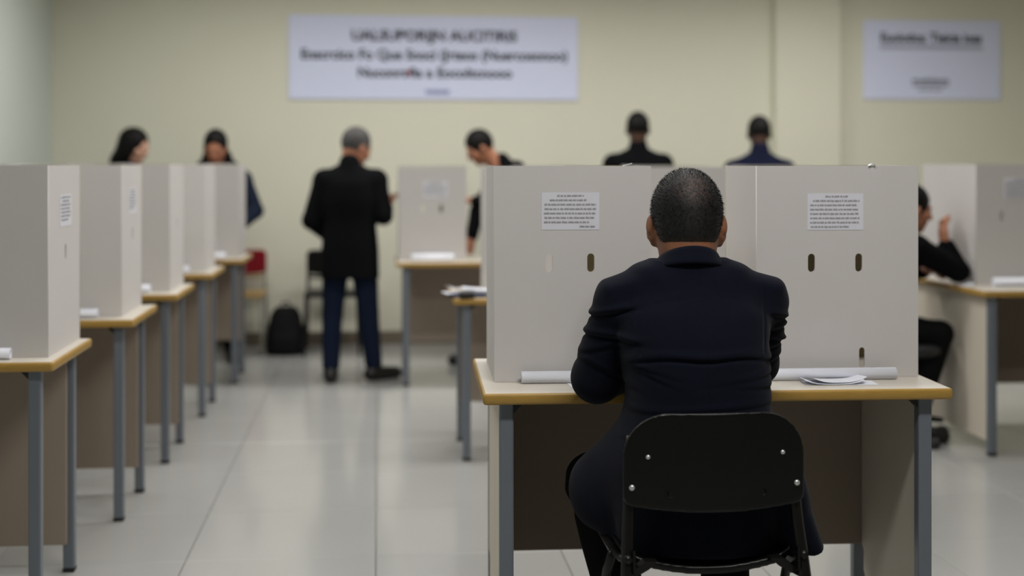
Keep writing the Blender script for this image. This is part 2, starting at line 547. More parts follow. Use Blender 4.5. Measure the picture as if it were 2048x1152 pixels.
# ------------------------------------------------------------------ wall signs
def sign(x0, x1, z0, z1, label, lines, y):
    cx, cz = (x0 + x1) / 2, (z0 + z1) / 2
    t = empty('wall_sign', (cx, y, cz))
    tag(t, label, 'sign')
    MB().rbox((-(x1 - x0) / 2, -.016, -(z1 - z0) / 2), ((x1 - x0) / 2, 0, (z1 - z0) / 2), .003).build('board', 'sign_white', t)
    for txt, dz, size, wid, m, b, dx in lines:
        if txt == '_':
            MB().box((-wid / 2 + dx, -.0185, dz - size / 2), (wid / 2 + dx, -.0165, dz + size / 2)).build('rule_line', m, t)
        else:
            for me in words(text_mesh('lettering', txt, size, b, wid), size * .22):
                link('lettering', me, m, t, (dx, -.0178, dz), (R(90), 0, 0))
    return t
sign(-.677, 1.56, 1.885, 2.535, 'wide white wall banner with three lines of dark lettering above the standing voters', [
    ('UALSUPORIJN AUCITIRIS', .166, .112, 1.28, 'sign_ink', .0035, .0),
    ('Enscrcico Fo Que Snoci (Jrteos (Nuercosonoo)', .018, .108, 2.06, 'sign_ink', .003, .005),
    ('Nuconrs', -.120, .105, .38, 'sign_ink', .003, -.40), ('\u2022', -.120, .14, .022, 'sign_red', .003, -.20),
    ('fia a Eocoltcnooo', -.120, .105, .80, 'sign_ink', .003, .20),
    ('wvwvw', -.262, .062, .19, 'sign_blue', .002, .02)], YB)
sign(3.868, 5.005, 1.905, 2.54, 'smaller white wall sign with one underlined heading, right of the pilaster', [
    ('Euoiotica: Tieicia ioas', .175, .105, .84, 'sign_ink', .003, -.01),
    ('_', .112, .010, .86, 'sign_ink_grey', 0, -.01), ('_', .090, .007, .86, 'sign_ink_grey', 0, -.01),
    ('woeioisons', -.165, .072, .31, 'sign_ink_grey', .002, -.02), ('_', -.205, .012, .30, 'sign_ink_grey', 0, -.02),
    ('_', -.240, .012, .20, 'sign_ink_grey', 0, -.02)], YB)

# ------------------------------------------------------------------ desks
def ring_loop(w, d, o, r, z, n=4):
    """rounded rectangle 0..w x 0..d grown by o"""
    r = max(r + o, .001); out = []
    for cx, cy, a0 in ((w + o - r, d + o - r, 0), (-o + r, d + o - r, 90), (-o + r, -o + r, 180), (w + o - r, -o + r, 270)):
        for k in range(n + 1):
            a = R(a0 + 90 * k / n); out.append((cx + r * math.cos(a), cy + r * math.sin(a), z))
    return out

DESK = {}
def desk_meshes(w, d, h, pz, sides):
    key = (w, d, h, pz, sides)
    if key in DESK: return DESK[key]
    th = .030; b = .008; M = {}
    top = MB()
    lo = ring_loop(w - 2 * b, d - 2 * b, 0, .003, h - th); hi = ring_loop(w - 2 * b, d - 2 * b, 0, .003, h)
    n = len(lo); off = lambda L: [(x + b, y + b, z) for x, y, z in L]
    top.add(off(lo) + off(hi), [tuple(range(n - 1, -1, -1)), tuple(range(n, 2 * n))] + [(i, (i + 1) % n, n + (i + 1) % n, n + i) for i in range(n)])
    M['top'] = top.mesh('desk_top')
    band = MB(); loops = []
    for k in range(9):
        a = R(-90 + 180 * k / 8)
        loops.append([(x + b, y + b, z) for x, y, z in ring_loop(w - 2 * b, d - 2 * b, b * math.cos(a) ** .6 if abs(math.cos(a)) > 1e-6 else 0, .003, h - th / 2 + th / 2 * math.sin(a))])
    v = [p for L in loops for p in L]
    f = [(i * n + k, i * n + (k + 1) % n, (i + 1) * n + (k + 1) % n, (i + 1) * n + k) for i in range(8) for k in range(n)]
    M['band'] = band.add(v, f).mesh('edge_band')
    s = .038
    M['leg'] = MB().rbox((-s / 2, -s / 2, .012), (s / 2, s / 2, h - th), .005).mesh('leg')
    M['foot'] = MB().rbox((-s / 2 - .001, -s / 2 - .001, 0), (s / 2 + .001, s / 2 + .001, .016), .004).mesh('foot_cap')
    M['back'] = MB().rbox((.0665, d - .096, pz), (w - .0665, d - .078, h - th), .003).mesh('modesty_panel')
    if sides:
        c = .045
        pts = [(.075, h - th), (d - .075, h - th), (d - .075, pz + .03), (d - .12, pz - .03), (d - .12, pz - .05), (.19, .12), (.075, .12)]
        pts = [(.075, h - th), (d - .045, h - th), (d - .045, pz), (d - .10, pz), (d - .115, pz - .015), (d - .115, pz - .075), (d - .20, .07), (.075, .07)]
        M['side'] = MB().prism([(a, z) for a, z in pts], 0, -.009, .009).mesh('side_panel')
    M['rail'] = MB().rbox((.085, .046, h - th - .03), (w - .085, .07, h - th), .003).mesh('under_rail')
    M['bracket'] = MB().prism([(0, 0), (.028, 0), (0, -.028)], 1, -.012, .012).mesh('bracket')
    for k, m in (('top', 'desk_top'), ('band', 'desk_edge'), ('leg', 'steel_leg'), ('foot', 'black_plastic'), ('back', 'modesty_shaded'),
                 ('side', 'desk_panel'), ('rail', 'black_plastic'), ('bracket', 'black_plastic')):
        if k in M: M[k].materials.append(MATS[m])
    M['band'].polygons.foreach_set('use_smooth', [True] * len(M['band'].polygons))
    DESK[key] = M
    return M

def desk(x, y, label, w=1.29, d=.57, h=.79, pz=.12, sides=False, rz=0, group='voting desks'):
    """x, y = front left corner"""
    t = empty('voting_desk', (x, y, 0), rz)
    tag(t, label, 'desk', group)
    M = desk_meshes(w, d, h, pz, sides)
    tp = link('desktop', M['top'], None, t)
    link('edge_band', M['band'], None, tp)
    for lx in (.065, w - .065):
        for ly in (.055, d - .055):
            lg = link('leg', M['leg'], None, t, (lx, ly, 0))
            link('foot_cap', M['foot'], None, lg)
    link('modesty_panel', M['back'], None, t)
    if sides:
        for lx in (.057, w - .057): link('side_panel', M['side'], None, t, (lx, 0, 0))
    for lx, s in ((.0845, 1), (w - .0845, -1)):
        link('bracket', M['bracket'], None, t, (lx, .055, h - .030), (0, 0, 0 if s > 0 else R(180)))
    return t

# ------------------------------------------------------------------ cardboard booths
def note_text(w, h, lines, seed):
    rr = random.Random(seed); mb = MB()
    for i, (a, b) in enumerate(lines):
        z = h - h * (.09 + i * .118); x = a * w
        while x < b * w - .002:
            L = min(rr.uniform(.004, .016), b * w - x)
            if L > .0015:
                mb.box((x, -.0006, z - .0021), (x + L, 0, z + .0021))
                q = x
                while q < x + L - .001:            # ascenders and descenders
                    if rr.random() < .4:
                        up = rr.random() < .65
                        mb.box((q, -.0006, z + .0021 if up else z - .0036), (q + .0008, 0, z + .0036 if up else z - .0021))
                    q += .0018
            x += L + rr.uniform(.0015, .0028)
    return mb
NOTES = {
    'a': [(.27, .73), (.14, .78), (.05, .94), (.05, .94), (.04, .95), (.05, .93), (.04, .82), (.66, .93)],
    'b': [(.32, .72), (.10, .93), (.05, .90), (.05, .91), (.05, .91), (.05, .93), (.05, .94), (.06, .76)],
    'c': [(.10, .9), (.2, .8), (.08, .9), (.08, .85), (.1, .9), (.08, .9), (.1, .7)]}
def note(parent, w, h, loc, rz, kind, seed):
    o = MB().box((0, -.0008, 0), (w, 0, h)).build('notice', 'note_paper', parent, loc, (0, 0, rz))
    q = note_text(w, h, NOTES[kind], seed).build('printed_text', 'ink', o, (0, -.0009, 0))
    return o

def booth(x, y, label, w=.445, d=.40, h=.60, z=.7905, rz=0, note_front=None, note_side=None, slots=((.153, .33), (.270, .33)),
          low_slot=None, side_slot=None, seed=1, back=.45, group='cardboard booths'):
    """x, y = front left corner of the standing card screen; four folded card panels, top part-closed by an added lid"""
    t = empty('voting_booth', (x, y, z), rz)
    tag(t, label, 'booth', group)
    th = .006
    hf = [(sx, sz, .020, .052) for sx, sz in slots] + ([(low_slot[0], low_slot[1], .016, .058)] if low_slot else [])
    fp = link('front_panel', panel_mesh(w, h, th, hf), 'card', t, (0, th / 2, 0), (R(90), 0, 0))
    for sx, nm in ((th / 2, 0), (w - th / 2, 1)):
        hs = [(side_slot[0], side_slot[1], .020, .052)] if (side_slot and nm == 1) else []
        link('side_panel', panel_mesh(d - 2 * th, h, th, hs), 'card', t, (sx, th, 0), (R(90), 0, R(90)))
    link('back_panel', panel_mesh(w * back, h, th * 1.01, []), 'kraft', t, (w * (1 - back), d - th / 2, 0), (R(90), 0, 0))
    link('unseen_lid', panel_mesh(w - 2.2 * th, d * .60, th, []), 'card', t, (1.1 * th, 1.1 * th, h - th))  # unseen lid added to darken the inside behind the slots
    if note_front:
        nx, nz, kind = note_front
        note(t, .162, .104, (nx, -.0003, nz), 0, kind, seed)
    if note_side:
        ny, nz, kind = note_side
        note(t, .162, .104, (w + .0003, ny, nz), R(90), kind, seed + 5)
    return t

def paper_roll(a, b, r, label):
    a, b = Vector(a), Vector(b)
    L = (b - a).length
    mid = (a + b) / 2
    t = empty('paper_roll', mid, math.atan2(b.y - a.y, b.x - a.x))
    tag(t, label, 'paper roll', 'rolled paper on the desks')
    n = 28; v = []; f = []
    for sx in (-L / 2, L / 2):
        for k in range(n): v.append((sx, r * math.cos(6.2832 * k / n), r * math.sin(6.2832 * k / n)))
        for k in range(n): v.append((sx, (r - .003) * math.cos(6.2832 * k / n), (r - .003) * math.sin(6.2832 * k / n)))
    for k in range(n):
        j = (k + 1) % n
        f += [(k, j, 2 * n + j, 2 * n + k), (n + j, n + k, 3 * n + k, 3 * n + j), (j, k, n + k, n + j), (2 * n + k, 2 * n + j, 3 * n + j, 3 * n + k)]
    MB().add(v, f).build('rolled_sheet', 'paper', t, smooth=True)
    MB().box((-L / 2, -.004, r - .0006), (L / 2, .006, r + .0009)).build('loose_edge', 'paper', t)
    return t

# front desk and its two booths
RZF = R(-1.6)
desk(.276, 3.541, 'near wooden-topped desk at which the man in the dark suit sits', w=1.272, d=.655, pz=.215, sides=True, rz=RZF)
booth(.322, 3.732, 'grey card booth on the near desk, left of the seated man', w=.440, d=.40, rz=RZF, note_front=(.132, .422, 'a'), seed=3)
booth(1.066, 3.728, 'grey card booth on the near desk, right of the seated man', w=.468, d=.385, rz=RZF, note_front=(.146, .418, 'b'),
      slots=((.158, .325), (.295, .325)), low_slot=(.304, .055), seed=9, back=1.0)
paper_roll((.395, 3.704, .806), (1.452, 3.676, .806), .0155, 'long white paper roll along the booths of the near desk')

# left row of desks, right front corner given
ORD = ['nearest', 'second', 'third', 'fourth', 'farthest']
for i, (xr, yf, bx, by) in enumerate(((-.985, 4.24, -1.026, 4.346), (-.940, 5.35, -1.008, 5.470), (-.918, 6.36, -.975, 6.50),
                                      (-.897, 7.52, -.955, 7.66), (-.835, 8.62, -.876, 8.74))):
    nm = ORD[i]
    desk(xr - 1.29, yf, nm + ' desk of the left row by the side wall', pz=.10 + .012 * (i % 2) if i < 4 else .22)
    booth(bx - .445, by, 'aisle-side grey card booth on the %s desk of the left row' % nm, d=.46 if i < 4 else .40,
          note_side=(.16, .40, 'c') if i < 2 else None, side_slot=(.235, .315), seed=20 + i,
          slots=((.04, .33), (.153, .33)) if i == 1 else ((.153, .33),))
    booth(bx - 1.19, by, 'wall-side grey card booth on the %s desk of the left row' % nm, d=.44, seed=30 + i)
    paper_roll((bx - 1.10, by - .030, .808), (bx - .085 - (.0 if i else .02), by - .030, .808), .0165 + .002 * (i > 1), 'white paper roll on the %s desk of the left row' % nm)

# desk in the middle, behind the near one
desk(.352, 6.28, 'middle desk behind the near desk, with loose papers on its corner', w=1.42, h=.765, pz=.20)
booth(.52, 6.42, 'card booth on the middle desk, hidden behind the left near booth', h=.612, z=.7655, seed=41)
booth(1.235, 6.42, 'card booth on the middle desk, seen between the two near booths', w=.46, h=.612, z=.7655, seed=42)
# far centre desk
desk(.115, 8.44, 'far desk in the centre beside the standing man in jeans', w=1.29, h=.775, pz=.22, sides=False)
booth(.135, 8.62, 'card booth on the far centre desk with a notice and two slots', w=.430, z=.7755, note_front=(.15, .40, 'a'), seed=51)
booth(.90, 8.62, 'card booth on the far centre desk, behind the near left booth', z=.7755, seed=52)
paper_roll((.215, 8.575, .797), (.485, 8.575, .797), .021, 'short white paper roll on the far centre desk')
# right desk
desk(2.852, 6.13, 'desk at the right edge of the picture beside the seated man', w=1.29, d=1.0, pz=.20, sides=True)
booth(2.950, 6.43, 'grey card booth on the right-hand desk with a tan slot', w=.445, d=.66, note_front=(.145, .43, 'b'), seed=61, slots=((.135, .345), (.27, .33)))
booth(3.60, 6.43, 'outer card booth on the right-hand desk', w=.445, d=.44, seed=62)
paper_roll((3.02, 6.385, .811), (3.95, 6.385, .811), .020, 'white paper roll on the right-hand desk')
# far right desk with voters seen from behind
desk(1.62, 8.62, 'far desk before the voter in the black jacket', w=1.29, h=.775, pz=.2)
booth(1.66, 8.72, 'left card booth on the far desk before the black-jacketed voter', z=.7755, seed=71)
booth(2.42, 8.72, 'right card booth on the far desk before the navy-jacketed voter', z=.7755, seed=72)

# ------------------------------------------------------------------ loose papers
def sheet(name, label, cat, loc, rz, w, d, curl, m='paper', group=None, n=10):
    v = []; f = []
    for s in (0, 1):
        for i in range(n + 1):
            for j in range(4):
                u = i / n
                v.append((w * (u - .5), d * (j / 3 - .5), curl(u, j / 3) + .0006 * s))
    N = (n + 1) * 4
    for i in range(n):
        for j in range(3):
            a = i * 4 + j; q = (a, a + 4, a + 5, a + 1)
            f.append(tuple(N + k for k in q)); f.append(q[::-1])
    for i in range(n):
        for j in (0, 3):
            a = i * 4 + j; f.append((a, a + 4, a + 4 + N, a + N))
    for j in range(3):
        for i in (0, n):
            a = i * 4 + j; f.append((a, a + 1, a + 1 + N, a + N))
    o = MB().add(v, f).build(name, m, None, loc, (0, 0, rz), smooth=False)
    return tag(o, label, cat, group)
ZD = .7905
sheet('paper_sheet', 'single pale sheet half under the seated man\'s left elbow', 'paper', (.600, 3.655, ZD), R(3), .155, .075, lambda u, v: 0)
sheet('paper_sheet', 'flat lower sheet under the curled papers right of the seated man', 'paper', (1.270, 3.625, ZD), R(-4), .20, .07, lambda u, v: 0)
sheet('paper_sheet', 'upper curled sheet of the small pile right of the seated man', 'paper', (1.262, 3.628, ZD + .0055), R(3), .155, .066,
      lambda u, v: .014 * (2 * abs(u - .5)) ** 3 * (1 - .3 * v))
sheet('paper_sheet', 'lower curled sheet of the small pile right of the seated man', 'paper', (1.248, 3.622, ZD + .0018), R(-1), .165, .066,
      lambda u, v: .011 * (2 * abs(u - .5)) ** 3.5)
sheet('paper_sheet', 'white slip standing up behind the top of the left near booth', 'paper', (.690, 3.735, 1.387), R(0), .040, .012, lambda u, v: .010 * u)
sheet('paper_sheet', 'small white tab on the top edge of the right near booth', 'paper', (1.398, 3.716, 1.3905), 0, .020, .014, lambda u, v: .005 * math.sin(math.pi * u))
# on the middle desk
bk = empty('document_folder', (.42, 6.38, .7655), R(8)); tag(bk, 'dark navy document folder under the papers on the middle desk', 'folder')
MB().rbox((-.085, -.06, 0), (.085, .06, .018), .003).build('cover', 'folder_navy', bk)
MB().rbox((-.082, -.055, .005), (.083, .058, .013), .001).build('page_block', 'paper', bk)
for k, (dx, dy, rz, zz, w, lab) in enumerate(((-.045, -.005, 12, .0195, .13, 'lowest loose sheet on the navy folder, middle desk'),
                                              (.04, .0, -9, .0215, .15, 'slightly turned sheet on the navy folder, middle desk'),
                                              (-.03, .01, 24, .0290, .12, 'left curling sheet on the navy folder, middle desk'),
                                              (.05, .01, -3, .0310, .14, 'topmost sheet on the navy folder, middle desk'))):
    sheet('paper_sheet', lab, 'paper', (.42 + dx, 6.38 + dy, .7655 + zz), R(rz), w, .10, lambda u, v, k=k: .0 if k < 2 else .022 * (1 - u) ** 2 * (1 if k == 2 else .5))
st = MB().rbox((-.035, -.02, 0), (.035, .02, .028), .006).build('stapler', 'black_plastic', None, (.415, 6.295, .7655), (0, 0, R(12)))
tag(st, 'small black block before the papers on the middle desk', 'stapler')
sheet('paper_sheet', 'white sheet at the seated man\'s elbow on the right-hand desk', 'paper', (2.895, 6.44, ZD), R(6), .07, .10, lambda u, v: .012 * u * u)

# ================================================================== CHAIRS
def shell_back(w, z0, z1, rt, rb, curve, t, rim):
    """moulded backrest in XZ, local y depth"""
    hw = w / 2
    def d2(x, z):
        r = np.where(z > (z0 + z1) / 2, rt, rb)
        qx = np.abs(x) - hw + r; qz = np.abs(z - (z0 + z1) / 2) - (z1 - z0) / 2 + r
        return np.minimum(np.maximum(qx, qz), 0) + np.sqrt(np.maximum(qx, 0) ** 2 + np.maximum(qz, 0) ** 2) - r
    def f(x, y, z):
        yy = y - curve * x ** 2
        zz = z + .016 * (1 - (x / hw) ** 2) * np.clip((z1 - z) / (z1 - z0), 0, 1)
        q = d2(x, zz)
        body = np.maximum(q, np.abs(yy) - t)
        rm = np.sqrt((np.maximum(np.abs(q + rim) - rim * .4, 0)) ** 2 + yy ** 2) - rim * .6
        return np.minimum(body, np.where(zz > z0 + .01, rm, 1))
    return SDF().fn((-hw, -.03, z0 - .03), (hw, .03 + abs(curve) * hw * hw, z1), f)

fc = empty('folding_chair', (.784, 3.075, 0))
tag(fc, 'black plastic chair with steel rivets under the man in the dark suit', 'chair')
brm = shell_back(.432, .603, .817, .105, .022, .55, .0065, .011).mesh('backrest', .0035)
br = link('backrest', brm, 'chair_plastic', fc)
for sx, zz, r in ((-.160, .717, .0055), (.160, .722, .0055), (-.1965, .645, .0070), (.1965, .648, .0070)):
    MB().lathe([(r, 0), (r, .002), (r * .75, .0045), (r * .3, .0056)], n=14).build('rivet', 'rivet_steel', br, (sx, .55 * sx * sx - .0062, zz), (R(90), 0, 0), True)
# two shallow moulded marks
for sx in (-.108, .11):
    MB().lathe([(.011, 0), (.012, .0012), (.009, .0012), (.008, 0)], n=18).build('moulding_mark', 'chair_plastic', br, (sx, .55 * sx * sx - .0058, .633), (R(90), 0, 0))
sw = .415
def seatf(x, y, z):
    u = np.clip(x / (sw / 2), -1.2, 1.2)
    bow = -.026 * (1 - u ** 2) - .012 * np.clip((.16 - y) / .1, 0, 1) * (1 - u ** 2)
    zz = z - .474 - bow
    r = .06
    qx = np.abs(x) - sw / 2 + r; qy = np.abs(y - .255) - .205 + r
    q = np.minimum(np.maximum(qx, qy), 0) + np.sqrt(np.maximum(qx, 0) ** 2 + np.maximum(qy, 0) ** 2) - r
    return np.maximum(q, np.abs(zz) - .009)
link('seat', SDF().fn((-sw / 2, .05, .42), (sw / 2, .46, .49), seatf).mesh('seat', .0045), 'chair_plastic', fc)
for s in (-1, 1):
    MB().tube([(s * .190, .042, .76), (s * .196, .042, .68), (s * .199, .040, .61), (s * .203, .030, .55), (s * .209, .008, .47), (s * .222, -.03, .30), (s * .239, -.080, .02)], .0145, 12, 1.0).build('leg', 'chair_tube', fc, smooth=True)
    MB().tube([(s * .222, .13, .462), (s * .226, .19, .40), (s * .234, .30, .22), (s * .240, .42, .02)], .0115, 12).build('leg', 'chair_tube', fc, smooth=True)
    MB().tube([(s * .208, -.008, .485), (s * .214, .06, .470), (s * .218, .14, .462), (s * .216, .40, .462)], .010, 10).build('side_rail', 'chair_tube', fc, smooth=True)
    MB().prism([(-.006, .505), (-.01, .452), (.05, .425), (.085, .43), (.09, .465)], 0, s * .195 - .003, s * .195 + .003).build('hinge_bracket', 'chair_tube', fc)
    for yy in (-.075, .42):
        MB().lathe([(.015, 0), (.016, .01), (.014, .03)], n=12).build('foot_cap', 'black_plastic', fc, (s * (.239 if yy < 0 else .240), yy, 0))
MB().tube([(-.226, -.052, .19), (.226, -.052, .19)], .009, 10).build('cross_bar', 'chair_tube', fc, smooth=True)
MB().prism([(.135, .470), (.155, .452), (.205, .425), (.205, .440), (.165, .470)], 1, .02, .05).build('seat_strut', 'chair_tube', fc)
MB().prism([(-.135, .470), (-.155, .452), (-.205, .425), (-.205, .440), (-.165, .470)], 1, .02, .05).build('seat_strut', 'chair_tube', fc)

def plain_chair(x, y, rz, label, mback, mseat, mtube, back_z=(.585, .75), seat_z=.45, rail=None):
    t = empty('side_chair', (x, y, 0), rz)
    tag(t, label, 'chair', 'chairs by the back wall')
    me = shell_back(.40, back_z[0], back_z[1], .04, .03, -.3, .010, .010).mesh('backrest', .008)
    link('backrest', me, mback, t, (0, .20, 0))
    MB().rbox((-.20, -.20, seat_z - .02), (.20, .20, seat_z + .015), .012).build('seat', mseat, t)
    for s in (-1, 1):
        MB().tube([(s * .185, .205, back_z[1] - .05), (s * .19, .215, seat_z), (s * .20, .235, .0)], .012, 8).build('leg', mtube, t, smooth=True)
        MB().tube([(s * .185, -.17, seat_z - .02), (s * .20, -.20, 0)], .012, 8).build('leg', mtube, t, smooth=True)
        MB().tube([(s * .196, -.185, .20), (s * .197, .225, .20)], .008, 8).build('side_rail', mtube, t, smooth=True)
    MB().tube([(-.185, .212, back_z[0] - .03), (.185, .212, back_z[0] - .03)], .012, 8).build('back_rail', rail or mtube, t, smooth=True)
    return t
plain_chair(-1.03, 10.10, 0, 'red-backed wooden-seated chair against the back wall', 'red_vinyl', 'ply', 'cream_steel', (.575, .745), .43, 'ply')
plain_chair(-.33, 10.04, 0, 'dark grey chair against the back wall behind the standing man', 'chair_plastic', 'chair_plastic', 'chair_tube', (.57, .745), .44)

# backpack
bp = empty('backpack', (-.668, 9.97, 0)); tag(bp, 'black backpack standing on the floor by the back wall', 'backpack')
bd = SDF().loft([(0.0, 0, 0, .135, .085), (.05, 0, 0, .145, .09), (.2, 0, .005, .128, .085), (.30, 0, .015, .105, .07), (.345, 0, .02, .07, .045)], e=3, k=.02)
link('bag_body', bd.mesh('bag_body', .008), 'bag_black', bp)
link('front_pocket', SDF().loft([(.03, 0, -.085, .10, .03), (.12, 0, -.085, .10, .035), (.19, 0, -.08, .085, .02)], e=3, k=.02).mesh('front_pocket', .008), 'bag_black', bp)
MB().tube([(-.03, .02, .335), (-.02, .02, .375), (.02, .02, .375), (.03, .02, .335)], .008, 8).build('handle', 'bag_black', bp, smooth=True)
for s in (-1, 1):
    MB().tube([(s * .06, .08, .30), (s * .075, .125, .22), (s * .08, .115, .10), (s * .09, .08, .04)], .012, 8, .5).build('shoulder_strap', 'bag_black', bp, smooth=True)

# swivel chair of the seated man on the right
oc = empty('office_chair', (2.585, 6.62, 0)); tag(oc, 'black swivel chair on castors beside the right-hand desk', 'chair')
link('seat', SDF().loft([(.43, 0, 0, .20, .20), (.45, 0, 0, .23, .23), (.485, 0, 0, .235, .235), (.50, 0, 0, .20, .20)], e=3.2).mesh('seat', .009), 'black_plastic', oc)
link('backrest', shell_back(.42, .62, .98, .08, .06, -.4, .018, .012).mesh('backrest', .008), 'black_plastic', oc, (-.26, 0, 0), (0, 0, R(90)))
MB().tube([(-.10, 0, .43), (-.24, 0, .42), (-.28, 0, .50), (-.28, 0, .70)], .018, 8).build('back_support', 'black_plastic', oc, smooth=True)
MB().lathe([(.04, .09), (.03, .14), (.022, .16), (.022, .43)], n=14).build('gas_column', 'black_plastic', oc, smooth=True)
for k in range(5):
    a = R(72 * k + 6)
    ca, sa = math.cos(a), math.sin(a)
    lg = MB().tube([(0, 0, .115), (.15 * ca, .15 * sa, .105), (.29 * ca, .29 * sa, .082)], [.026, .020, .014], 8).build('base_arm', 'black_plastic', oc, smooth=True)
    for q in (-1, 1):
        MB().lathe([(.022, 0), (.027, .004), (.027, .016), (.022, .02)], n=14).build('castor', 'black_plastic', lg, (.29 * ca - sa * .013 * q - sa * .010 * (1), .29 * sa + ca * .013 * q + ca * .010, .028), (R(90), 0, a))

# ================================================================== PEOPLE
def fingers(S, wr, d, n, side, curl=.5, thick=1.0, k=.006):
    """palm, four fingers and thumb. d = pointing direction, n = back-of-hand normal, side = thumb side vector sign"""
    wr, d, n = _v(wr), _v(d), _v(n)
    d = d / np.linalg.norm(d); n = n - d * (n @ d); n /= np.linalg.norm(n); u = np.cross(d, n) * side
    M = np.stack([u, d, n], 1)
    S.ell(wr + d * .048, (.041 * thick, .058, .019 * thick), M, k=.02)
    for q, (o, L) in enumerate(((.030, .070), (.010, .078), (-.010, .073), (-.029, .057))):
        b = wr + d * (.090 if q < 3 else .082) + u * o
        d1 = d * math.cos(curl * .6) - n * math.sin(curl * .6); d2 = d * math.cos(curl * 1.7) - n * math.sin(curl * 1.7)
        p1 = b + d1 * L * .5; p2 = p1 + d2 * L * .5
        S.cone(b - d * .02, p1, .0095 * thick, .0085 * thick, k); S.cone(p1, p2, .0085 * thick, .0070 * thick, .003)
    tb = wr + d * .028 + u * .030
    tm = tb + (u * .72 + d * .62 - n * .25) * .040; te = tm + (u * .25 + d * .92 - n * .35) * .032
    S.cone(tb, tm, .0125 * thick, .0105 * thick, .01); S.cone(tm, te, .0105 * thick, .0080 * thick, .003)

def head_prims(S, c, M, s=1.0, k=.02):
    P = lambda x, y, z: _v(c) + M @ _v((x * s, y * s, z * s))
    S.ell(P(0, -.012, .022), _v((.075, .094, .094)) * s, M, k=.02)
    S.ell(P(0, .028, -.045), _v((.056, .060, .068)) * s, M, k=.03)          # lower face
    S.ell(P(0, .062, -.088), _v((.026, .022, .022)) * s, M, k=.02)           # chin
    S.cone(P(0, .086, .010), P(0, .106, -.026), .009 * s, .0135 * s, .012)   # nose
    for q in (-1, 1):
        S.ell(P(q * .030, .078, .022), _v((.022, .012, .009)) * s, M, k=.012)   # brow
        S.ell(P(q * .040, .062, -.022), _v((.022, .020, .022)) * s, M, k=.02)   # cheek
        S.ell(P(q * .077, -.005, -.012), _v((.010, .020, .032)) * s, M @ rotm(q * -18, 0, 0), k=.006)  # ear
    S.cone(P(-.018, .083, -.055), P(.018, .083, -.055), .008 * s, .008 * s, .012)   # mouth
    return P

def face_parts(root, P, M, origin, s=1.0, lip='lip'):
    for q in (-1, 1):
        e = SDF().ell(P(q * .030, .0835, .004), _v((.0135, .007, .0065)) * s, M)
        link('eye', e.mesh('eye', .0028, origin), 'eye_dark', root)
    l = SDF().ell(P(0, .0895, -.055), _v((.022, .006, .0065)) * s, M)
    link('lips', l.mesh('lips', .0028, origin), lip, root)

def torso_frame(J):
    a, b = _v(J['pelvis']), _v(J['neck'])
    w = b - a; L = np.linalg.norm(w); w /= L
    u = _v(J['shR']) - _v(J['shL']); u -= w * (u @ w); u /= np.linalg.norm(u)
    return a, np.stack([u, np.cross(w, u), w], 1), L

